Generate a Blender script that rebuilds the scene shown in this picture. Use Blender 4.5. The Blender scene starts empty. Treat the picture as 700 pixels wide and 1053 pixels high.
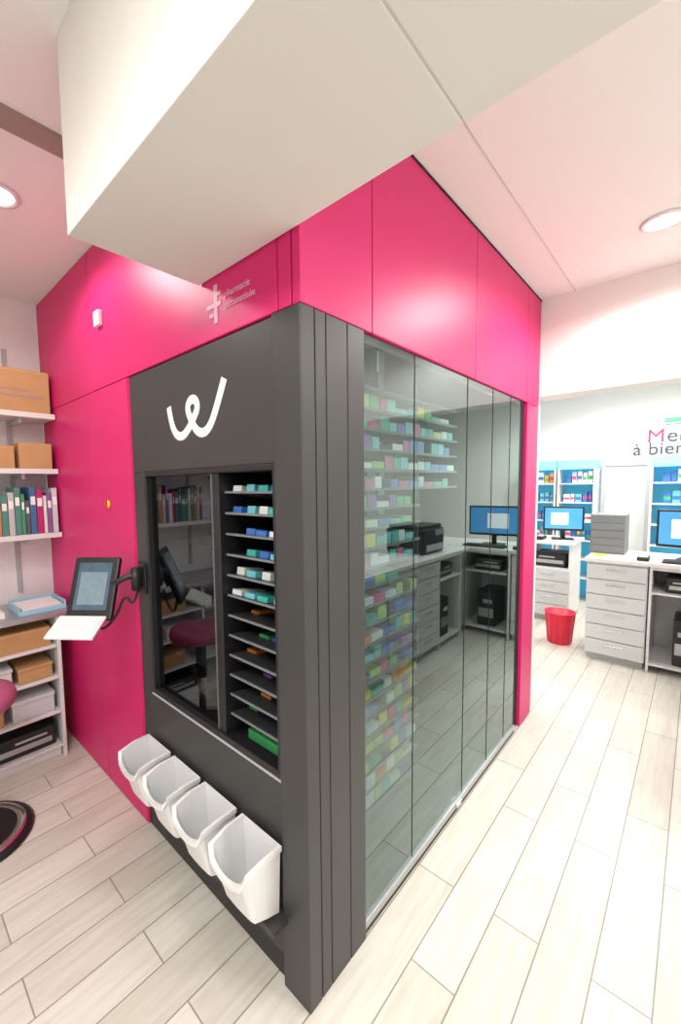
import bpy, bmesh, math, random
from mathutils import Vector, Matrix, Euler
random.seed(7)
S=bpy.context.scene
COL=S.collection
try:
    S.view_settings.view_transform='Standard'
except Exception: pass

# ---------------------------------------------------------------- materials
def mat(name,col,rough=.5,metal=0.,var=.06,scale=8.,bump=0.,emit=0.,coat=0.,spec=.5):
    m=bpy.data.materials.new(name);m.use_nodes=True
    nt=m.node_tree;n=nt.nodes;l=nt.links;b=n['Principled BSDF']
    b.inputs['Roughness'].default_value=rough;b.inputs['Metallic'].default_value=metal
    b.inputs['Specular IOR Level'].default_value=spec
    if coat: b.inputs['Coat Weight'].default_value=coat
    tc=n.new('ShaderNodeTexCoord');no=n.new('ShaderNodeTexNoise');no.inputs['Scale'].default_value=scale
    no.inputs['Detail'].default_value=3
    l.new(tc.outputs['Object'],no.inputs['Vector'])
    mx=n.new('ShaderNodeMix');mx.data_type='RGBA'
    c=Vector(col)
    mx.inputs[6].default_value=(*(c*(1-var)),1);mx.inputs[7].default_value=(*[min(1,k) for k in c*(1+var)],1)
    l.new(no.outputs['Fac'],mx.inputs[0]);l.new(mx.outputs[2],b.inputs['Base Color'])
    if bump:
        bp=n.new('ShaderNodeBump');bp.inputs['Strength'].default_value=bump;bp.inputs['Distance'].default_value=.002
        l.new(no.outputs['Fac'],bp.inputs['Height']);l.new(bp.outputs[0],b.inputs['Normal'])
    if emit:
        l.new(mx.outputs[2],b.inputs['Emission Color']);b.inputs['Emission Strength'].default_value=emit
    return m
PINK=mat('pink_lacquer',(.67,.020,.158),.42,var=.03,scale=2,spec=.35)
DARK=mat('anthracite_paint',(.042,.043,.042),.42,var=.08,scale=3)
DARKER=mat('anthracite_groove',(.008,.008,.009),.6)
BLACK=mat('black_plastic',(.012,.012,.014),.4)
INNER=mat('dark_inner',(.03,.034,.036),.6)
TRAY=mat('tray_grey',(.035,.037,.04),.4)
LIPM=mat('tray_lip_grey',(.16,.17,.18),.4)
RACKM=mat('rack_grey',(.11,.13,.13),.4)
WHITE=mat('white_plastic',(.80,.81,.81),.35,var=.02)
WALL=mat('wall_paint',(.84,.83,.81),.7,var=.02,bump=.1,scale=60)
WALLP=mat('wall_paint_cool',(.82,.79,.80),.7,var=.02,bump=.1,scale=60)
CEIL=mat('ceiling_paint',(.86,.87,.85),.8,var=.02,scale=40)
BEAMM=mat('beam_paint',(.76,.75,.70),.6,var=.02,scale=3)
TRACK=mat('track_taupe',(.34,.27,.24),.6)
SEAM=mat('seam_grey',(.60,.58,.55),.8)
CHROME=mat('chrome',(.75,.76,.78),.18,metal=1,var=.03)
STEEL=mat('brushed_steel',(.48,.49,.50),.35,metal=.8,var=.1,scale=30)
CARD=mat('cardboard',(.52,.30,.13),.8,var=.12,scale=12)
TAPE=mat('packing_tape',(.62,.42,.22),.4)
LAM=mat('white_laminate',(.74,.74,.73),.35,var=.02)
DRAW=mat('drawer_grey',(.60,.62,.63),.35,var=.03)
GREYL=mat('light_grey_metal',(.45,.47,.48),.4)
RED=mat('red_plastic',(.75,.02,.06),.4)
STOOLP=mat('stool_pink',(.45,.11,.22),.6,bump=.3,scale=50)
YEL=mat('yellow_plastic',(.9,.7,.03),.4)
PAPER=mat('paper',(.85,.85,.83),.8)
GREEN=mat('green_light',(.05,.6,.15),.5,emit=.6)
BLUEP=mat('pale_blue_plastic',(.35,.62,.75),.4)
MAG=mat('magenta_letter',(.62,.01,.12),.5)
LET=mat('dark_letter',(.05,.05,.06),.5)
LAMP=mat('lamp_diffuser',(1,.97,.92),.5,emit=6,var=0)
PALE=mat('pale_pink_print',(.82,.42,.56),.5)

def floor_mat():
    m=bpy.data.materials.new('plank_floor');m.use_nodes=True
    nt=m.node_tree;n=nt.nodes;l=nt.links;b=n['Principled BSDF']
    tc=n.new('ShaderNodeTexCoord')
    br=n.new('ShaderNodeTexBrick');br.offset=.37;br.offset_frequency=2
    br.inputs['Scale'].default_value=1;br.inputs['Brick Width'].default_value=.92;br.inputs['Row Height'].default_value=.15
    br.inputs['Mortar Size'].default_value=.0024;br.inputs['Mortar Smooth'].default_value=.1
    br.inputs['Color1'].default_value=(.64,.610,.545,1);br.inputs['Color2'].default_value=(.75,.725,.665,1);br.inputs['Mortar'].default_value=(.30,.27,.235,1)
    l.new(tc.outputs['Object'],br.inputs['Vector'])
    mp=n.new('ShaderNodeMapping');mp.inputs['Scale'].default_value=(2.2,22,1)
    l.new(tc.outputs['Object'],mp.inputs['Vector'])
    no=n.new('ShaderNodeTexNoise');no.inputs['Scale'].default_value=1.6;no.inputs['Detail'].default_value=6;no.inputs['Distortion'].default_value=.8
    l.new(mp.outputs[0],no.inputs['Vector'])
    rp=n.new('ShaderNodeValToRGB');rp.color_ramp.elements[0].position=.3;rp.color_ramp.elements[0].color=(.82,.80,.75,1)
    rp.color_ramp.elements[1].position=.65;rp.color_ramp.elements[1].color=(1,1,1,1)
    l.new(no.outputs['Fac'],rp.inputs[0])
    mx=n.new('ShaderNodeMix');mx.data_type='RGBA';mx.blend_type='MULTIPLY';mx.inputs[0].default_value=.8
    l.new(br.outputs['Color'],mx.inputs[6]);l.new(rp.outputs[0],mx.inputs[7]);l.new(mx.outputs[2],b.inputs['Base Color'])
    b.inputs['Roughness'].default_value=.40
    bp=n.new('ShaderNodeBump');bp.inputs['Strength'].default_value=.3;bp.inputs['Distance'].default_value=.002;bp.invert=True
    l.new(br.outputs['Fac'],bp.inputs['Height']);l.new(bp.outputs[0],b.inputs['Normal'])
    return m
FLOOR=floor_mat()

def coated_glass(name,tint,refl,fm,gc=(.60,.72,.70),pw=3.0):
    m=bpy.data.materials.new(name);m.use_nodes=True
    nt=m.node_tree;n=nt.nodes;l=nt.links;n.clear()
    o=n.new('ShaderNodeOutputMaterial');t=n.new('ShaderNodeBsdfTransparent');t.inputs[0].default_value=(*tint,1)
    g=n.new('ShaderNodeBsdfGlossy');g.inputs['Roughness'].default_value=.012;g.inputs[0].default_value=(*gc,1)
    lw=n.new('ShaderNodeLayerWeight');lw.inputs[0].default_value=.5
    p=n.new('ShaderNodeMath');p.operation='POWER';p.inputs[1].default_value=pw
    l.new(lw.outputs['Facing'],p.inputs[0])
    a=n.new('ShaderNodeMath');a.operation='MULTIPLY_ADD';a.inputs[1].default_value=fm;a.inputs[2].default_value=refl;a.use_clamp=True
    l.new(p.outputs[0],a.inputs[0])
    mx=n.new('ShaderNodeMixShader');l.new(a.outputs[0],mx.inputs[0]);l.new(t.outputs[0],mx.inputs[1]);l.new(g.outputs[0],mx.inputs[2])
    l.new(mx.outputs[0],o.inputs[0]);return m
GLASS=coated_glass('coated_glass',(.55,.66,.64),.18,.85)
PANE=coated_glass('smoked_pane',(.28,.30,.32),.10,.9,(.55,.60,.62))

SCR=mat('screen_blue',(.06,.28,.60),.2,var=.3,scale=5,emit=.7)
SCW=mat('screen_window_white',(.75,.82,.88),.3,var=.1,scale=40,emit=.7)
SCRD=mat('screen_dim',(.06,.10,.14),.15,var=.5,scale=14,emit=.35)

# ---------------------------------------------------------------- builders
def link(o,par=None):
    COL.objects.link(o)
    if par: o.parent=par
    return o
def meta(o,label=None,cat=None,group=None,kind=None):
    if label:o['label']=label
    if cat:o['category']=cat
    if group:o['group']=group
    if kind:o['kind']=kind
    return o
def E(name,loc,label,cat,rz=0,group=None):
    o=bpy.data.objects.new(name,None);o.empty_display_size=.05;o.location=loc;o.rotation_euler=(0,0,rz)
    COL.objects.link(o);return meta(o,label,cat,group)
def finish(bm,name,m,par,loc,rot=None,smooth=False):
    me=bpy.data.meshes.new(name);bmesh.ops.recalc_face_normals(bm,faces=bm.faces);bm.to_mesh(me);bm.free()
    me.materials.append(m)
    if smooth:
        for p in me.polygons:p.use_smooth=True
    o=bpy.data.objects.new(name,me);o.location=loc
    if rot is not None:o.rotation_euler=rot
    return link(o,par)
def B(name,lo,hi,m,par=None,bev=.003,rot=None,seg=2):
    lo=Vector(lo);hi=Vector(hi);s=hi-lo
    bm=bmesh.new();bmesh.ops.create_cube(bm,size=1)
    for v in bm.verts: v.co=Vector((v.co.x*s.x,v.co.y*s.y,v.co.z*s.z))
    bv=min(bev,min(s)*.3)
    if bev>0: bmesh.ops.bevel(bm,geom=list(bm.edges),offset=bv,segments=seg,affect='EDGES',profile=.5)
    return finish(bm,name,m,par,(lo+hi)/2,rot)
def QUAD(name,pts,m,par=None):
    pts=[Vector(p) for p in pts];c=sum(pts,Vector())/4
    bm=bmesh.new();bm.faces.new([bm.verts.new(p-c) for p in pts])
    me=bpy.data.meshes.new(name);bm.to_mesh(me);bm.free();me.materials.append(m)
    o=bpy.data.objects.new(name,me);o.location=c;return link(o,par)
def OB(name,c,size,M,m,par=None,bev=.003):
    o=B(name,[-k/2 for k in size],[k/2 for k in size],m,par,bev)
    o.matrix_local=Matrix.Translation(c)@M.to_4x4();return o
def CY(name,p0,p1,r,m,par=None,r2=None,n=24,bev=0):
    p0=Vector(p0);p1=Vector(p1);d=p1-p0
    bm=bmesh.new();bmesh.ops.create_cone(bm,cap_ends=True,segments=n,radius1=r,radius2=r if r2 is None else r2,depth=d.length)
    if bev: bmesh.ops.bevel(bm,geom=[e for e in bm.edges if len(e.link_faces)==2 and any(len(f.verts)>4 for f in e.link_faces)],offset=bev,segments=3,affect='EDGES')
    o=finish(bm,name,m,par,(p0+p1)/2)
    o.rotation_euler=d.to_track_quat('Z','Y').to_euler()
    for p in o.data.polygons:
        if len(p.vertices)==4:p.use_smooth=True
    return o
def LATHE(name,prof,m,par=None,loc=(0,0,0),n=32):
    bm=bmesh.new();rings=[]
    for r,z in prof:
        rings.append([bm.verts.new((max(r,1e-4)*math.cos(2*math.pi*i/n),max(r,1e-4)*math.sin(2*math.pi*i/n),z)) for i in range(n)])
    for a,b in zip(rings,rings[1:]):
        for i in range(n): bm.faces.new((a[i],a[(i+1)%n],b[(i+1)%n],b[i]))
    return finish(bm,name,m,par,loc,smooth=True)
def TUBE(name,pts,r,m,par=None,cyclic=False,flat=None,res=6):
    cu=bpy.data.curves.new(name,'CURVE');cu.dimensions='3D';cu.bevel_depth=r;cu.bevel_resolution=3;cu.use_fill_caps=True
    sp=cu.splines.new('NURBS');sp.points.add(len(pts)-1)
    for p,c in zip(sp.points,pts):p.co=(*c,1)
    sp.use_endpoint_u=True;sp.order_u=3;sp.resolution_u=res
    t=bpy.data.objects.new('tmp',cu);COL.objects.link(t)
    dg=bpy.context.evaluated_depsgraph_get();me=bpy.data.meshes.new_from_object(t.evaluated_get(dg))
    bpy.data.objects.remove(t)
    me.materials.clear();me.materials.append(m)
    for p in me.polygons:p.use_smooth=True
    o=bpy.data.objects.new(name,me);link(o,par)
    if flat:o.scale=flat
    return o
def TEXT(name,s,size,loc,rot,m,par=None,ext=.003,bold=0):
    cu=bpy.data.curves.new(name,'FONT');cu.body=s;cu.size=size;cu.extrude=ext;cu.offset=bold
    t=bpy.data.objects.new('tmp',cu);COL.objects.link(t)
    dg=bpy.context.evaluated_depsgraph_get();me=bpy.data.meshes.new_from_object(t.evaluated_get(dg))
    bpy.data.objects.remove(t)
    me.materials.clear();me.materials.append(m)
    o=bpy.data.objects.new(name,me);o.location=loc;o.rotation_euler=rot
    return link(o,par)
FACE_NX=(math.radians(90),0,math.radians(-90))
def copy_thing(root,loc,rz=None):
    r=root.copy();r.location=loc
    if rz is not None:r.rotation_euler=(0,0,rz)
    COL.objects.link(r)
    def rec(a,b):
        for c in a.children:
            k=c.copy();k.parent=b;COL.objects.link(k);rec(c,k)
    rec(root,r);return r
def ST(o):
    o['kind']='structure';return o

# ---------------------------------------------------------------- room shell
L1=2.27;ZC=2.76;YW=2.30;XR=-2.8;YR=-2.7;XB=6.0
ST(B('floor',(XR-.1,YR-.1,-.1),(XB+.1,3.4,0),FLOOR,bev=0))
ST(B('ceiling',(XR-.1,YR-.1,ZC),(XB+.1,3.4,ZC+.1),CEIL,bev=0))
ST(B('wall_left',(XR,YW,0),(0,YW+.1,ZC),WALLP,bev=0))
ST(B('wall_rear',(XR-.1,YR,0),(XR,YW+.1,ZC),WALLP,bev=0))
ST(B('wall_right',(XR,YR-.1,0),(XB,YR,ZC),WALL,bev=0))
ST(B('wall_front',(XB,YR-.1,0),(XB+.1,3.4,ZC),WALL,bev=0))
ST(B('wall_far_side',(L1,3.3,0),(XB,3.4,ZC),WALL,bev=0))
ST(B('wall_partition',(L1+.012,.02,0),(L1+.12,3.3,ZC),WALL,bev=0))
ST(B('wall_header',(L1+.005,YR,2.15),(L1+.2,.015,ZC),WALL,bev=0))
# ceiling beam with seam
ST(B('trim_1',(-.41,YR,2.274),(-.004,-.437,ZC),BEAMM,bev=.002))
ST(B('trim_2',(-.41,-.433,2.274),(-.004,.462,ZC),BEAMM,bev=.002))
ST(B('trim_3',(-.40,-.44,2.276),(-.014,-.43,ZC),SEAM,bev=0))
ST(B('trim_4',(XR,.78,ZC-.012),(-.02,.87,ZC),TRACK,bev=0))
ST(B('trim_5',(.02,-.187,ZC-.002),(L1,-.183,ZC),SEAM,bev=0))
ST(B('trim_6',(-.9,.5,ZC-.002),(-.896,YW,ZC),SEAM,bev=0))
ST(B('baseboard_left',(XR,YW-.012,0),(-1.62,YW,.07),LAM))

# downlights
def downlight(x,y,r=.07,grp='recessed ceiling downlights'):
    e=E('downlight',(x,y,ZC),'round recessed ceiling downlight with white ring, lit','ceiling light',group=grp)
    LATHE('trim_ring',[(r,-.001),(r+.018,-.002),(r+.016,-.008),(r,-.010),(r-.006,-.002)],WHITE,e)
    LATHE('diffuser',[(0,-.004),(r-.004,-.004),(r-.004,-.001),(0,-.001)],LAMP,e)
    return e
for x,y in [(-.40,1.26),(1.74,-.62),(-1.6,.3),(-1.5,-1.5),(.6,-1.7),(3.4,-1.4),(5.0,-.3),(3.6,1.2)]:
    downlight(x,y)
LS=1.28
def area(x,y,sx,sy,p,c=(1,.97,.93),z=ZC-.02):  # fill light added out of view under the ceiling, no fitting behind it
    d=bpy.data.lights.new('fill_area','AREA');d.shape='RECTANGLE';d.size=sx;d.size_y=sy;d.energy=p*LS;d.color=c
    o=bpy.data.objects.new('fill_area',d);o.location=(x,y,z);COL.objects.link(o)
def spot(x,y,p,c=(1,.96,.91),r=.08,ang=165):
    d=bpy.data.lights.new('downlight_lamp','SPOT');d.energy=p*LS;d.color=c;d.shadow_soft_size=r;d.spot_size=math.radians(ang);d.spot_blend=.4
    o=bpy.data.objects.new('downlight_lamp',d);o.location=(x,y,ZC-.03);COL.objects.link(o)
spot(-.40,1.26,22);spot(1.74,-.62,40);spot(-1.6,.3,46);spot(.6,-1.7,45)
spot(3.4,-1.4,50);spot(5.0,-.3,100);spot(3.6,1.2,80)
area(-1.6,-.9,1.2,2.0,44);area(1.2,-1.9,1.6,.8,26);area(4.2,-.6,1.6,1.6,46)

w=bpy.data.worlds.new('World');S.world=w;w.use_nodes=True
w.node_tree.nodes['Background'].inputs[0].default_value=(1,.97,.94,1);w.node_tree.nodes['Background'].inputs[1].default_value=.5

# ---------------------------------------------------------------- pharmacy robot
R=E('pharmacy_robot',(1.13,1.15,0),'large pink and anthracite automated medicine storage cabinet with glass side','dispensing machine')
o0=R.location.copy()
def RB(name,lo,hi,m,bev=.003,par=None,rot=None):
    return B(name,Vector(lo)-o0,Vector(hi)-o0,m,par or R,bev,rot)
G=.0015
FZ=2.085
def seamrow(name,edges,fn,m):
    for a,b in zip(edges,edges[1:]): 
        lo,hi=fn(a+G,b-G);RB(name,lo,hi,m)
# pink fascia
seamrow('fascia_panel',[0,.34,1.20,2.0,L1],lambda a,b:((a,0,FZ),(b,.03,ZC-.004)),PINK)
seamrow('fascia_panel',[.032,.085,1.44,YW-.004],lambda a,b:((0,a,FZ),(.03,b,ZC-.004)),PINK)
RB('roof_rail',(.0,-.004,ZC-.010),(L1,.02,ZC-.0035),DARKER,bev=0)
RB('fascia_backing',(.03,.03,FZ),(.04,YW-.01,ZC-.01),DARKER,bev=0)
RB('fascia_backing',(.03,.03,FZ),(L1-.01,.04,ZC-.01),DARKER,bev=0)
# pink side panels
seamrow('side_panel',[1.05,1.49,YW-.004],lambda a,b:((0,a,.004),(.03,b,FZ-.003)),PINK)
RB('panel_return',(.004,1.040,.004),(.03,1.0495,FZ-.003),PINK,bev=0)
RB('side_backing',(.03,1.05,.004),(.04,YW-.01,FZ),DARKER,bev=0)
RB('side_panel',(2.03,0,.004),(L1,.03,FZ-.003),PINK)
RB('side_panel',(L1-.02,.03,.004),(L1,YW-.01,ZC-.005),PINK)
RB('side_lining',(L1-.04,.031,.004),(L1-.021,1.6,2.5),INNER,bev=0)
RB('door_gap',(1.94,.02,.004),(2.03,.03,FZ),DARKER,bev=0)
# corner column
DX=.006
RB('corner_column',(-.006,-.006,.001),(.05,.108,FZ-.004),DARK,.004)
seamrow('column_panel',[.052,.10,.20,.288],lambda a,b:((a,-.005,.001),(b,.03,FZ-.004)),DARK)
RB('column_backing',(.05,.03,.004),(.288,.036,FZ),DARKER,bev=0)
RB('column_side',(.27,.036,.05),(.288,.2,FZ),INNER,bev=0)
# dark front
RB('header_panel',(DX,.111,1.665),(.03,1.040,FZ-.004),DARK,.003)
RB('window_stile',(DX,.925,.700),(.03,1.040,1.663),DARK,.003)
RB('lower_panel',(DX,.111,.09),(.03,1.040,.698),DARK,.003)
RB('plinth',(DX+.004,.111,.004),(.03,1.045,.088),BLACK,.002)
# window surround
for lo,hi in [((-.002,.105,1.645),(.05,.930,1.665)),((-.002,.105,.692),(.05,.930,.715)),((-.002,.910,.715),(.05,.930,1.645)),((-.002,.105,.715),(.05,.122,1.645))]:
    RB('window_frame',lo,hi,BLACK,.003)
RB('window_edge_highlight',(-.006,.104,.686),(.0,.932,.692),GREYL,.001)  # lower frame edge, its highlight put in as a light grey strip
RB('window_divider',(.006,.400,.715),(.30,.440,1.645),BLACK,.003)
QUAD('viewing_pane',[Vector(p)-o0 for p in ((.022,.909,.716),(.022,.442,.716),(.022,.442,1.644),(.022,.909,1.644))],PANE,R)
RB('pane_rail',(.008,.442,.716),(.018,.450,1.644),RACKM,.001)
RB('chamber_back',(.38,.10,.2),(.39,1.02,2.0),INNER,bev=0)
RB('chamber_top',(.05,.10,1.70),(.38,1.02,1.71),INNER,bev=0)
RB('chamber_bottom',(.05,.11,.66),(.38,1.02,.67),INNER,bev=0)
RB('chamber_side',(.05,1.02,.2),(.38,1.03,2.0),INNER,bev=0)
RB('chamber_side',(.05,.085,.2),(.38,.10,2.0),INNER,bev=0)
# trays in the pick-up window
NT=12
for i in range(NT):
    z=.765+i*.072
    t=RB('output_tray',(.03,.128,z),(.29,.395,z+.005),TRAY,.001,rot=(0,math.radians(9),0))
    RB('tray_lip',(.026,.128,z+.018),(.031,.395,z+.026),LIPM,.002)
for k in range(3):
    RB('inner_rail',(.06+k*.1,.455,.72),(.072+k*.1,.467,1.64),STEEL,.001)
for k in range(5):
    RB('inner_shelf',(.10,.47,.85+k*.17),(.36,.90,.856+k*.17),RACKM,.001)
# ledge for bins
RB('bin_ledge',(-.068,.085,.232),(DX,1.04,.250),DARK,.002)
# emblem W
pts2=[(0,.72),(.03,.40),(.12,.08),(.24,.0),(.36,.12),(.48,.36),(.56,.56),(.52,.74),(.42,.76),(.36,.60),(.42,.34),(.52,.08),(.64,0),(.76,.12),(.88,.5),(1.0,.98)]
em=TUBE('logo_mark',[(0,-(u*.36-.18),v*.17) for u,v in pts2],.0170,WHITE,R,flat=(.12,1,1))
em.location=Vector((DX,.530,1.785))-o0
# fascia printing
for i,(lo,hi) in enumerate([((0,.365,2.13),(.001,.385,2.25)),((0,.345,2.18),(.001,.425,2.194)),((0,.386,2.152),(.001,.41,2.164)),((0,.345,2.212),(.001,.364,2.224))]):
    RB('print_mark',(-.0015-.0003*i,lo[1],lo[2]),hi,PALE,0)
TEXT('print_text','pharmacie',.030,Vector((-.0015,.325,2.195))-o0,FACE_NX,PALE,R,.001)
TEXT('print_text','automatisée',.030,Vector((-.0015,.325,2.16))-o0,FACE_NX,PALE,R,.001)
# small white box and yellow lock on pink side
RB('call_button',(-.022,1.275,2.365),(0,1.335,2.435),WHITE,.005)
RB('button_face',(-.026,1.29,2.385),(-.021,1.32,2.415),PAPER,.003)
k=CY('door_lock',Vector((-.012,1.31,1.52))-o0,Vector((0,1.31,1.52))-o0,.020,YEL,R,bev=.003)
RB('lock_knob',(-.022,1.303,1.50),(-.011,1.317,1.54),RED,.002)
# glass side
ge=[.290,.64,1.14,1.47,1.75,1.935]
for a,b in zip(ge,ge[1:]):
    QUAD('glass_panel',[Vector(p)-o0 for p in ((a+.001,.012,.055),(b-.001,.012,.055),(b-.001,.012,FZ-.002),(a+.001,.012,FZ-.002))],GLASS,R)
for x in ge[1:]:
    RB('panel_joint',(x-.0014,.010,.055),(x+.0014,.014,FZ-.002),BLACK,0)
RB('bottom_rail',(.288,.002,.022),(1.94,.022,.054),STEEL,.002)
RB('bottom_plinth',(.288,.004,.002),(1.94,.030,.021),BLACK,.001)
RB('rail_lock',(1.05,-.006,.026),(1.10,.003,.046),CHROME,.002)
RB('top_rail',(.288,.018,FZ-.03),(1.94,.03,FZ),BLACK,0)
# interior
RB('inner_floor',(.29,.03,.03),(2.24,1.6,.04),INNER,0)
RB('inner_back',(.39,1.6,.03),(2.24,1.61,ZC-.01),INNER,0)
RB('inner_ceiling',(.04,.04,2.5),(2.24,1.6,2.51),INNER,0)
# storage rack : short bays below, long shelves at the top
NL=23;z0=.12;dz=.0855
def rackend(i): return 1.56 if i>=17 else 1.12
for i in range(NL):
    z=z0+i*dz;xe=rackend(i)
    RB('rack_shelf',(.40,.24,z),(xe,.50,z+.004),RACKM,0)
    RB('rack_shelf_edge',(.40,.236,z-.004),(xe,.241,z+.008),RACKM,0)
for x in (.40,.76,1.12,1.56):
    RB('rack_upright',(x-.006,.48,.05),(x+.006,.50,2.2),RACKM,.001)
for i in range(14):
    z=.2+i*.14
    RB('rack_shelf',(1.2,1.25,z),(2.2,1.5,z+.004),RACKM,0)
RB('gripper_mast',(1.32,.62,.05),(1.40,.70,2.45),STEEL,.004)
RB('gripper_head',(1.24,.56,1.15),(1.48,.80,1.27),RACKM,.01)
# medicine boxes
pal=[(.62,.66,.64),(.55,.60,.66),(.04,.36,.30),(.06,.38,.12),(.60,.52,.05),(.22,.08,.36),(.04,.14,.45),(.55,.06,.20),(.14,.46,.52),(.32,.50,.12),(.85,.85,.8),(.8,.4,.1),(.60,.22,.04)]
pm=[]
for i,c in enumerate(pal):
    m=mat(f'carton_{i}',c,.45,var=.15,scale=25);pm.append(m)
proto={}
def medbox(lo,s,mi,group,ry=0):
    key=(mi,round(s[0],3),round(s[1],3),round(s[2],3))
    if key not in proto:
        bm=bmesh.new();bmesh.ops.create_cube(bm,size=1)
        for v in bm.verts:v.co=Vector(((v.co.x)*s[0],v.co.y*s[1],(v.co.z+.5)*s[2]))
        bmesh.ops.bevel(bm,geom=list(bm.edges),offset=.001,segments=1,affect='EDGES')
        me=bpy.data.meshes.new('medicine_box');bm.to_mesh(me);bm.free();me.materials.append(pm[mi]);proto[key]=me
    o=bpy.data.objects.new('medicine_box',proto[key]);o.location=lo;o.rotation_euler=(0,ry,0)
    COL.objects.link(o)
    return meta(o,'small cardboard medicine carton lying on a shelf','medicine box',group)
sizes=[(.065,.13,.045),(.09,.14,.035),(.055,.12,.055),(.10,.15,.028),(.07,.11,.06)]
rk=[]
for i in range(NL-1):
    x=.41
    while x<rackend(i)-.04:
        s=sizes[random.randrange(5)];mi=random.choice([0,1,2,3,4,5,6,7,8,9,12,2,0,6])
        if x+s[0]>rackend(i)-.01:break
        rk.append((x,s,mi,i))
        x+=s[0]+.006
rk=[r for r in rk if random.random()<.94]
rk.sort(key=lambda r:r[0])
for x,s,mi,i in rk[:248]:
    medbox((x+s[0]/2,.245+s[1]/2,z0+i*dz+.0042),s,mi,'medicine cartons in the storage rack')
for i in range(NT):
    z=.765+i*.072
    for k in range(4):
        if random.random()<(.12 if i>=6 else .3): continue
        s=random.choice([(.10,.045,.022),(.12,.05,.018),(.09,.04,.026)])
        if i<6: s=(s[0],s[1],.012)
        medbox((.100+(0 if i>=6 else .06),.162+k*.066+random.uniform(-.004,.004),z+.0152-(0 if i>=6 else .0095)),s,random.choice([1,2,8,0,6] if i>=6 else [5,6,3,12,2]),'cartons in the pick-up trays',math.radians(9))
medbox((.12,.26,.6715),(.09,.2,.05),3,'cartons in the pick-up window')
# interior light
for x,z,p in [(.9,2.46,9)]:
    d=bpy.data.lights.new('interior_lamp','AREA');d.shape='RECTANGLE';d.size=1.2;d.size_y=.08;d.energy=p;d.color=(.82,1,.97)
    o=bpy.data.objects.new('interior_lamp',d);o.location=(x,.12,z);o.rotation_euler=(math.radians(12),0,0);COL.objects.link(o)
d=bpy.data.lights.new('interior_strip','AREA');d.shape='RECTANGLE';d.size=.03;d.size_y=.9;d.energy=2.6;d.color=(.85,1,.97)
o=bpy.data.objects.new('interior_strip',d);o.location=(1.65,.09,1.55)
o.rotation_euler=Vector((-.8,.20,0)).to_track_quat('-Z','Y').to_euler();COL.objects.link(o)

# ---------------------------------------------------------------- white bins
def bin_mesh():
    W=.180;T=.004
    bm=bmesh.new()
    def rim(inset,dz_,out):
        P=[]
        n=9
        xb=0+inset*-1
        P.append((xb,-out+inset,.235+dz_))
        P.append((-.07,-out+inset,.235+dz_))
        P.append((-(.135+out-inset),-out+inset+.006,.222+dz_))
        for k in range(1,n):
            u=k/n;P.append((-(.140+out-inset+.006*math.sin(math.pi*u)),-out+inset+u*(W+2*out-2*inset),.216+dz_-.042*math.sin(math.pi*u)**.5))
        P.append((-(.135+out-inset),W+out-inset-.006,.222+dz_))
        P.append((-.07,W+out-inset,.235+dz_))
        P.append((xb,W+out-inset,.235+dz_))
        return P
    top=rim(0,0,0)
    def lower(frac,inset,zb):
        P=[]
        for (x,y,z) in top:
            s=frac
            xx=x*(1-.30*(1-s));yy=W/2+(y-W/2)*(1-.12*(1-s))
            z_b=zb-xx*.36
            zz=z_b+(z-z_b)*s
            if inset: 
                xx=min(xx+inset,-inset);yy=W/2+(yy-W/2)*(1-2*inset/W)
            P.append((xx,yy,zz))
        return P
    loops=[lower(0,0,0),lower(.03,0,0),lower(.5,0,0),lower(.88,0,0),rim(0,-.016,.007),rim(0,0,.007),rim(T,0,0),lower(.5,T,T),lower(0,T,T)]
    vs=[[bm.verts.new(p) for p in l] for l in loops]
    N=len(vs[0])
    for a,b in zip(vs,vs[1:]):
        for i in range(N): bm.faces.new((a[i],a[(i+1)%N],b[(i+1)%N],b[i]))
    bm.faces.new(vs[0]);bm.faces.new(vs[-1])
    return bm
be=E('storage_bin',(0,0,0),'white plastic pick-up bin with dipped front standing on dark ledge','bin',group='white bins under the pick-up window')
bo=finish(bin_mesh(),'bin_body',WHITE,be,(0,0,0))
be.location=(-.012,.108,.2515)
for k in range(1,4): copy_thing(be,(-.012,.108+k*.225,.2515))

# ---------------------------------------------------------------- touch terminal on arm
T=E('touch_terminal',(0,.985,1.20),'small wall-mounted touch screen on swing arm with white keyboard','terminal')
B('wall_plate',(-.006,-.035,-.07),(.005,.035,.07),BLACK,T)
CY('arm_joint',(-.03,0,-.05),(-.03,0,.05),.022,BLACK,T,bev=.004)
TUBE('arm',[(-.03,0,.02),(-.08,.02,.01),(-.11,.05,-.02),(-.13,.08,-.03)],.013,BLACK,T)
n=Vector((-.72,-.58,.38)).normalized();wv=Vector((.627,-.779,0)).normalized();up=n.cross(wv);
if up.z<0: up=-up
wv=up.cross(n)
M=Matrix((wv,up,n)).transposed()
tc=Vector((-.165,.115,-.035))
OB('display_housing',tc,(.205,.275,.028),M,BLACK,T,.012)
sc_=OB('display_screen',tc+n*.0150+up*.008,(.150,.205,.002),M,SCRD,T,0)
B('screen_window',(-.06,-.08,.001),(.06,.06,.0016),mat('screen_list_grey',(.16,.22,.26),.2,var=.25,scale=40,emit=.3),sc_,0)
OB('display_mount',tc-n*.028,(.09,.09,.03),M,BLACK,T,.008)
nh=Vector((n.x,n.y,0)).normalized();kn=Vector((nh.x*.5,nh.y*.5,1)).normalized();kf=(wv.cross(kn)).normalized()
if kf.dot(nh)<0:kf=-kf
MK=Matrix((wv,-kf,wv.cross(-kf))).transposed()
kc=tc-up*.130+nh*.075-Vector((0,0,.012))-wv*.012
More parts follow.
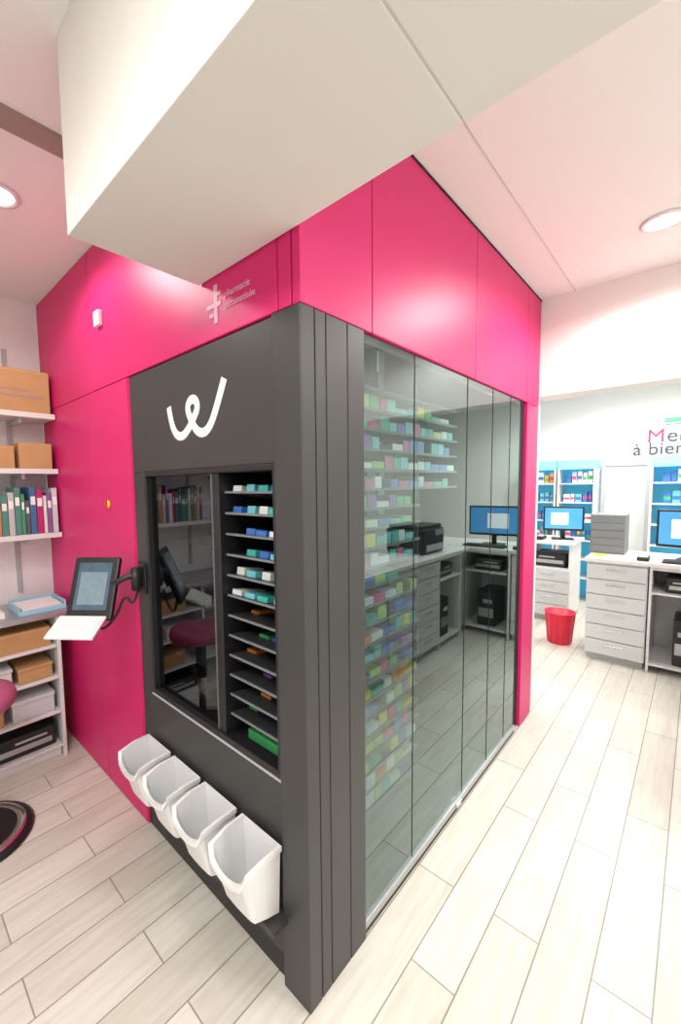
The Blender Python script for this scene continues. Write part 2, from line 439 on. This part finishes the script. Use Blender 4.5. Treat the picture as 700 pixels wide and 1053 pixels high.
OB('keyboard',kc,(.205,.125,.012),MK,WHITE,T,.004)
kz=wv.cross(-kf)
for r in range(4):
    OB('key_row',kc+kz*.008+(-kf)*(.036-r*.024),(.185,.018,.005),MK,PAPER,T,.002)
OB('keyboard_bracket',kc-kz*.012+(-kf)*.03,(.10,.06,.01),MK,BLACK,T,.002)
TUBE('cable',[tuple(tc-up*.12-n*.03),tuple(tc+Vector((0,-.02,-.20))),(-.10,.06,-.17),(-.07,.03,-.06),(-.045,.0,-.13),(-.02,0,-.03)],.006,BLACK,T)

# ---------------------------------------------------------------- stool
st=E('stool',(-.59,1.54,0),'round swivel stool with muted pink seat and black disc base','stool')
LATHE('base',[(0,0),(.23,0),(.235,.008),(.22,.02),(.06,.04),(.03,.055),(0,.055)],BLACK,st)
LATHE('base_ring',[(.165,.0275),(.18,.031),(.20,.027),(.205,.0225),(.165,.0245)],CHROME,st)
CY('column',(0,0,.05),(0,0,.60),.024,CHROME,st)
CY('gas_spring',(0,0,.35),(0,0,.61),.035,BLACK,st)
LATHE('seat',[(0,.605),(.15,.605),(.19,.62),(.20,.65),(.19,.678),(.15,.69),(0,.693)],STOOLP,st)

# ---------------------------------------------------------------- left storage
XS=-1.6
su=E('storage_unit',(-.83,2.1,0),'light grey open storage unit with shelves of boxes','shelving unit')
q=su.location
def SB(name,lo,hi,m=LAM,bev=.003):return B(name,Vector(lo)-q,Vector(hi)-q,m,su,bev)
for x in (-.085,-.84,XS): SB('side_panel',(x-.02,1.90,.0),(x,YW-.01,.855))
for z in (.06,.27,.48,.67):
    for a,b in ((XS,-.86),(-.84,-.105)): SB('shelf_board',(a+.001,1.905,z),(b-.001,YW-.01,z+.016))
SB('kick_board',(XS+.01,1.93,.0),(-.11,1.94,.055),LAM)
wt=B('worktop',(XS-.02,1.88,.858),(-.012,YW-.003,.888),STEEL,None,.004)
meta(wt,'grey laminate worktop on the storage unit','worktop')
def cardbox(lo,hi,name='cardboard_box',label='brown cardboard box with taped lid on a shelf',tape=True,rz=0,prt=False):
    lo=Vector(lo);hi=Vector(hi);c=(lo+hi)/2
    e=E(name,(c.x,c.y,lo.z),label,'box',rz=rz);h=hi-lo
    B('carton',(-h.x/2,-h.y/2,0),(h.x/2,h.y/2,h.z),CARD,e,.003)
    B('tape',(-h.x/2-.001,-.025,h.z-.06),(h.x/2+.001,.025,h.z+.001),TAPE,e,0)
    B('flap_seam',(-h.x/2+.004,-h.y/2-.001,h.z-.012),(h.x/2-.004,-h.y/2,h.z-.009),TAPE,e,0)
    if prt:
        B('printed_panel',(-h.x/2+.03,-h.y/2-.0012,h.z*.35),(h.x/2-.03,-h.y/2,h.z*.40),TRACK,e,0)
        B('printed_panel',(-h.x/2+.03,-h.y/2-.0012,h.z*.5),(h.x/2-.10,-h.y/2,h.z*.54),TRACK,e,0)
    return e
# wall shelves
def wshelf(z,th=.03,y0=2.03,x0=-1.6):
    e=E('wall_shelf',(x0/2,YW,z),'white wall-mounted shelf board on brackets','shelf',group='wall shelves')
    B('board',(x0/2,y0-YW,-th),(-x0/2-.006,-.004,0),LAM,e,.002)
    for x in (x0/2+.4,-x0/2-.18):
        B('bracket',(x-.008,y0-YW+.04,-th-.03),(x+.008,-.012,-th-.001),GREYL,e,.002)
for z in (1.335,1.72,2.045): wshelf(z)
for x in (-.19,-1.0):
    r=B('shelf_rail',(x-.012,YW-.012,.95),(x+.012,YW-.0005,2.45),GREYL,None,.001);meta(r,'slotted metal shelf rail fixed to the wall','shelf rail','shelf rails on the wall')
cardbox((-.33,2.06,2.0455),(-.02,2.28,2.29),prt=True);cardbox((-.80,2.06,2.0455),(-.36,2.28,2.23))
cardbox((-.20,2.05,1.7205),(-.03,2.27,1.87));cardbox((-.42,2.06,1.7205),(-.22,2.27,1.85));cardbox((-.85,2.06,1.7205),(-.46,2.27,1.90))
bc=[(.08,.25,.2),(.05,.3,.15),(.5,.5,.52),(.45,.02,.15),(.6,.6,.62),(.1,.1,.12),(.5,.25,.1),(.25,.1,.3),(.75,.75,.75),(.05,.15,.3)]
bmt=[mat(f'binder_{i}',c,.5) for i,c in enumerate(bc)]
x=-.015;i=0
while x>-.95:
    w_=random.uniform(.018,.036);h_=random.uniform(.19,.28)
    bk=E('binder',(x-w_/2,2.05,1.3355),'upright document binder standing on white shelf','binder',group='binders and books on the wall shelf')
    B('cover',(-w_/2+.001,0,0),(w_/2-.001,.2,h_),bmt[[4,7,8,3,9,5,1,0,2,0,6][i%11]],bk,.002)
    B('spine_label',(-w_/2+.005,-.001,h_*.62),(w_/2-.005,.0,h_*.80),PAPER,bk,0)
    x-=w_+.001;i+=1
# things on worktop and in unit
tr=E('letter_tray',(-.16,2.05,.8885),'pale blue plastic tray holding papers on worktop','tray')
B('tray_base',(-.12,-.13,0),(.12,.13,.006),BLUEP,tr,.002)
for lo,hi in (((-.12,-.13,.006),(-.114,.13,.05)),((.114,-.13,.006),(.12,.13,.05)),((-.114,.124,.006),(.114,.13,.05)),((-.114,-.13,.006),(.114,-.124,.03))): B('tray_wall',lo,hi,BLUEP,tr,.001)
B('paper_stack',(-.10,-.12,.0065),(.10,.11,.035),PAPER,tr,.001)
fb=B('paper_pile',(-.62,1.95,.8885),(-.34,2.2,.92),PAPER,None,.002);meta(fb,'pile of white papers on grey worktop','papers')
cardbox((-.40,1.93,.6865),(-.13,2.2,.80));cardbox((-.72,1.93,.6865),(-.44,2.2,.79))
for (a,b,z,h,m,l) in ((-.30,-.13,.4965,.09,CARD,'small open carton on lower shelf'),(-.52,-.33,.4965,.11,DRAW,'grey plastic box on lower shelf'),(-.78,-.56,.4965,.08,PAPER,'white plastic box on lower shelf'),(-.34,-.13,.2865,.12,DRAW,'grey plastic box on lower shelf'),(-.70,-.38,.2865,.10,CARD,'small carton on lower shelf')):
    e=E('storage_box',((a+b)/2,2.05,z),l,'box')
    B('box_body',(-(b-a)/2,-.12,0),((b-a)/2,.12,h*.8),m,e,.006);B('box_lid',(-(b-a)/2-.003,-.123,h*.8),((b-a)/2+.003,.123,h),m,e,.003)
def equip(name,lo,hi,label,cat,face=(0,-1)):
    lo=Vector(lo);hi=Vector(hi);c=(lo+hi)/2;h=(hi-lo)/2
    e=E(name,(c.x,c.y,lo.z),label,cat)
    B('housing',(-h.x,-h.y,0),(h.x,h.y,2*h.z),BLACK,e,.012)
    if face[1]: 
        B('front_panel',(-h.x*.85,face[1]*h.y-.004,h.z*.5),(h.x*.85,face[1]*h.y+.004,h.z*1.0),STEEL,e,.002)
        B('button_strip',(-h.x*.3,face[1]*h.y-.005,h.z*1.3),(h.x*.7,face[1]*h.y+.005,h.z*1.5),GREYL,e,.001)
    else:
        B('front_panel',(face[0]*h.x-.004,-h.y*.85,h.z*.5),(face[0]*h.x+.004,h.y*.85,h.z*1.0),STEEL,e,.002)
        B('button_strip',(face[0]*h.x-.005,-h.y*.3,h.z*1.3),(face[0]*h.x+.005,h.y*.7,h.z*1.5),GREYL,e,.001)
    return e
equip('network_unit',(-.45,1.94,.0765),(-.13,2.2,.20),'black electronic unit with cables on bottom shelf','electronics')
equip('network_unit',(-.80,1.94,.0765),(-.48,2.2,.17),'flat black electronic unit on bottom shelf','electronics')

# ---------------------------------------------------------------- counters
def cabinet(loc,rz,wd,rows,label,depth=.58,h=.885,group='counter drawer cabinets'):
    e=E('drawer_cabinet',loc,label,'cabinet',rz=rz,group=group)
    B('body',(-wd/2,.012,.06),(wd/2,depth,h),LAM,e,.003);B('kick_board',(-wd/2+.01,.05,0),(wd/2-.01,depth,.0595),GREYL,e,.001)
    dh=(h-.08)/rows
    for r in range(rows):
        z=.07+r*dh
        d=B('drawer',(-wd/2+.006,-.008,z),(wd/2-.006,.0115,z+dh-.008),DRAW,e,.003)
        hc=B('handle',(-.07,-.018,dh/2-.026),(.07,-.0105,dh/2-.014),CHROME,d,.002)
        hc.location=Vector((0,-.018,dh*.18))
    return e
RZW=math.radians(-90)   # front facing -X
c1=cabinet((3.58,-.30,0),RZW,.42,6,'white counter cabinet with six grey drawers and steel handles')
def open_bay(loc,rz):
    ob=E('open_cabinet',loc,'open white counter bay holding computer equipment','cabinet',rz=rz,group='open counter bays')
    for lo,hi in (((-.25,.0,.0),(-.232,.58,.885)),((.232,.0,.0),(.25,.58,.885)),((-.232,.56,.0),(.232,.58,.885)),((-.232,.0,.06),(.232,.56,.078)),((-.232,.0,.66),(.232,.56,.675)),((-.232,.0,.86),(.232,.56,.885))):
        B('board',lo,hi,LAM,ob,.002)
open_bay((3.58,-.77,0),RZW)
equip('computer_tower',(3.64,-.86,.0785),(3.98,-.68,.46),'black computer tower in open counter bay','computer',face=(-1,0))
equip('receipt_printer',(3.64,-.90,.6755),(3.9,-.62,.80),'black printer inside open counter bay','printer',face=(-1,0))
w2=B('counter_worktop',(3.55,-1.50,.887),(4.22,-.075,.922),LAM,None,.004);meta(w2,'long white laminate counter worktop','worktop')
c2=cabinet((3.62,-1.26,0),RZW,.42,4,'white counter cabinet with four wide grey drawers')
# back counters: low drawer unit with an equipment slot above
cb=cabinet((4.50,.42,0),RZW,.42,4,'white counter cabinet with grey drawers beside red basket',h=.62)
for sx in (-.21,.195): B('upright',(sx,.012,.6205),(sx+.015,.58,.885),LAM,cb,.002)
equip('receipt_printer',(4.56,.26,.6215),(4.9,.58,.78),'black printer in slot under the worktop','printer',face=(-1,0))
cabinet((4.50,.86,0),RZW,.42,6,'white counter cabinet with grey drawers beside red basket')
w3=B('counter_worktop',(4.47,.18,.887),(5.1,1.12,.922),LAM,None,.004);meta(w3,'short white laminate counter worktop','worktop')
# run facing the glass
RZB=math.radians(180)
for x in (1.74,2.19,2.64):
    cabinet((x,-.93,0),RZB,.44,6,'white counter cabinet with six grey drawers facing the glass',depth=.55)
open_bay((3.13,-.93,0),RZB)
equip('computer_tower',(3.00,-1.35,.0785),(3.18,-.97,.46),'black computer tower in open counter bay','computer',face=(0,1))
equip('receipt_printer',(2.95,-1.30,.6755),(3.25,-.97,.80),'black printer inside open counter bay','printer',face=(0,1))
w4=B('counter_worktop',(1.50,-1.50,.887),(3.53,-.90,.922),LAM,None,.004);meta(w4,'white laminate counter worktop facing the glass','worktop')

def monitor(loc,rz,wd=.46,ht=.29,scr=SCR,label='black flat monitor with blue screen standing on counter'):
    e=E('monitor',loc,label,'monitor',rz=rz,group='counter monitors')
    B('stand_base',(-.11,-.08,0),(.11,.10,.012),BLACK,e,.004);B('stand_neck',(-.025,.03,.012),(.025,.05,.2),BLACK,e,.004)
    B('bezel',(-wd/2,-.015,.10),(wd/2,.028,.10+ht),BLACK,e,.006);s_=B('screen',(-wd/2+.018,-.018,.125),(wd/2-.018,-.0145,.10+ht-.018),scr,e,0)
    B('screen_window',(-wd*.30,-.0032,-ht*.26),(wd*.12,-.0018,ht*.24),SCW,s_,0)
    return e
monitor((4.76,.34,.9225),RZW+.25,.40,.28)
monitor((3.86,-.78,.9225),RZW-.15,.5,.32)
def kb(loc,rz):
    e=E('keyboard',loc,'black computer keyboard on counter','keyboard',rz=rz,group='counter keyboards')
    B('keyboard_body',(-.21,-.07,0),(.21,.07,.016),BLACK,e,.005)
    for r in range(4): B('key_row',(-.2,-.058+r*.031,.016),(.2,-.034+r*.031,.022),INNER,e,.002)
kb((3.66,-.80,.9225),RZW);kb((4.57,.88,.9225),RZW)
# metal cupboard box
mb=E('metal_cabinet',(4.02,-.19,.9225),'small grey metal drawer box standing on counter','drawer box')
MBX=mat('metal_box_grey',(.20,.21,.22),.45)
B('housing',(-.14,-.13,0),(.14,.13,.36),MBX,mb,.004)
for k_ in range(5):B('drawer',(-.146,-.12,.012+k_*.069),(-.14,.12,.074+k_*.069),MBX,mb,.002)
nt_=B('sticky_note',(3.70,-.20,.9225),(3.78,-.12,.9325),YEL,None,0);meta(nt_,'yellow note pad lying on the counter','note')
# phone and card reader on the counters
ph=E('telephone',(4.62,.56,.9225),'black desk telephone with handset on counter','telephone',rz=RZW)
B('phone_base',(-.07,-.09,0),(.07,.09,.04),BLACK,ph,.01);B('handset',(-.065,-.08,.041),(-.02,.08,.07),BLACK,ph,.01);B('keypad',(-.01,-.06,.0405),(.06,.04,.044),GREYL,ph,.001)
ps=E('payment_terminal',(3.68,-.47,.9225),'small black card payment terminal on counter','card reader',rz=RZW)
B('terminal_body',(-.04,-.08,0),(.04,.08,.035),BLACK,ps,.008);B('terminal_screen',(-.03,.01,.0352),(.03,.06,.037),SCR,ps,0);B('keypad',(-.03,-.065,.0352),(.03,-.005,.038),GREYL,ps,.001)
def printer(loc,rz):
    e=E('printer',loc,'black office laser printer standing on counter','printer',rz=rz)
    B('housing',(-.22,-.2,0),(.22,.2,.24),BLACK,e,.02);B('top_cover',(-.2,-.18,.241),(.2,.18,.275),INNER,e,.012)
    B('paper_tray',(-.17,-.215,.03),(.17,-.2,.09),GREYL,e,.004);B('control_panel',(-.2,-.208,.17),(-.02,-.198,.225),STEEL,e,.003)
printer((2.95,-1.22,.9225),RZB)
# red basket
bk=E('waste_basket',(3.86,.16,0),'red plastic waste basket on floor','basket')
LATHE('basket_body',[(0,.003),(.095,.0),(.10,.006),(.128,.30),(.136,.305),(.136,.315),(.124,.315),(.094,.012),(0,.012)],RED,bk)
for s_ in range(12):
    a=s_*math.pi/6;CY('basket_rib',(.103*math.cos(a),.103*math.sin(a),.02),(.129*math.cos(a),.129*math.sin(a),.295),.004,RED,bk,n=8)

# ---------------------------------------------------------------- far shop wall
e=E('wall_sign',(XB-.012,-.28,2.0),'magenta and dark letter wall sign','sign')
TEXT('letter','M',.23,(0,.0,.06),FACE_NX,MAG,e,.006)
TEXT('letter','erci',.23,(0,-.185,.06),FACE_NX,LET,e,.006)
TEXT('letter','à bientôt',.21,(0,.13,-.09),FACE_NX,LET,e,.006)
ex=E('exit_sign',(XB-.03,-.52,2.27),'small lit green exit sign','exit sign');B('housing',(-.02,-.09,0),(.02,.09,.08),WHITE,ex,.004);B('sign_face',(-.022,-.08,.01),(-.02,.08,.07),GREEN,ex,0)
ST(B('door_1',(XB-.03,-.30,0),(XB-.004,.12,1.78),DRAW,bev=.003))
for i,(lo,hi) in enumerate((((XB-.05,-.34,0),(XB-.002,-.30,1.82)),((XB-.05,.12,0),(XB-.002,.16,1.82)),((XB-.05,-.30,1.78),(XB-.002,.12,1.82)))):
    ST(B(f'trim_{8+i}',lo,hi,GREYL,bev=.003))
DB=mat('display_blue_glow',(.06,.40,.62),.5,emit=.45);DH=mat('display_head_glow',(.20,.62,.82),.5,emit=.5)  # boards brightened by emission in the colour, they hold no lamps
def display(y0,y1,z0_,z1_,base_label):
    e=E('display_shelf',(XB,(y0+y1)/2,0),base_label,'display shelf',group='shop display shelves')
    h=(y1-y0)/2
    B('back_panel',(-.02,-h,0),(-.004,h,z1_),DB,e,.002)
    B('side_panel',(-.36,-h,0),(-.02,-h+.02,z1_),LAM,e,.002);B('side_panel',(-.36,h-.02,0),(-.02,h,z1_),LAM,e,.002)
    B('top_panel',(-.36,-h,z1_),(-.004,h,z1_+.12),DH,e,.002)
    lv=[.3,.55,.8,1.05,1.3,1.55]
    for z in lv:B('shelf_board',(-.35,-h+.021,z),(-.021,h-.021,z+.015),LAM,e,.001)
    for z in lv[2:]:
        y=y0+.04
        while y<y1-.11:
            wdt=random.choice([.04,.05,.07]);hh=random.uniform(.09,.16)
            o=E('product_pack',(XB-.24,y+wdt/2,z+.0155),'colourful boxed pharmacy product on display shelf','product',group='products on the shop displays')
            B('carton',(-.04,-wdt/2,0),(.04,wdt/2,hh),random.choice([pm[10],pm[1],pm[6],pm[8],pm[10],pm[11],pm[6]]),o,.002)
            B('carton_band',(-.0408,-wdt/2+.003,hh*.3),(-.040,wdt/2-.003,hh*.6),random.choice([pm[6],pm[7],pm[3]]),o,0)
            y+=wdt+.012
display(.62,1.25,.3,1.75,'white shop display shelf with blue back and boxed products')
display(.18,.60,.3,1.75,'white shop display shelf with blue back and boxed products')
display(-1.0,-.36,.3,1.75,'white shop display shelf with blue back and boxed products')

# ---------------------------------------------------------------- camera
f=428.2;pit=.0785;roll=-.0159;yaw=.7658
F=Vector((math.cos(yaw)*math.cos(pit),math.sin(yaw)*math.cos(pit),-math.sin(pit)))
Rr=Vector((math.sin(yaw),-math.cos(yaw),0));U=Rr.cross(F)
cr,sr=math.cos(roll),math.sin(roll)
Xc=cr*Rr+sr*U;Yc=-sr*Rr+cr*U
M4=Matrix((Xc,Yc,-F)).transposed().to_4x4();M4.translation=Vector((-.8327,-.784,1.6))
cd=bpy.data.cameras.new('camera');cam=bpy.data.objects.new('camera',cd);COL.objects.link(cam);cam.matrix_world=M4
cd.sensor_fit='VERTICAL';cd.sensor_height=36;cd.sensor_width=36*700/1053;cd.lens=f*36/1053
cd.shift_x=42.9/1053;cd.shift_y=5.92/1053;cd.clip_start=.01
S.camera=cam
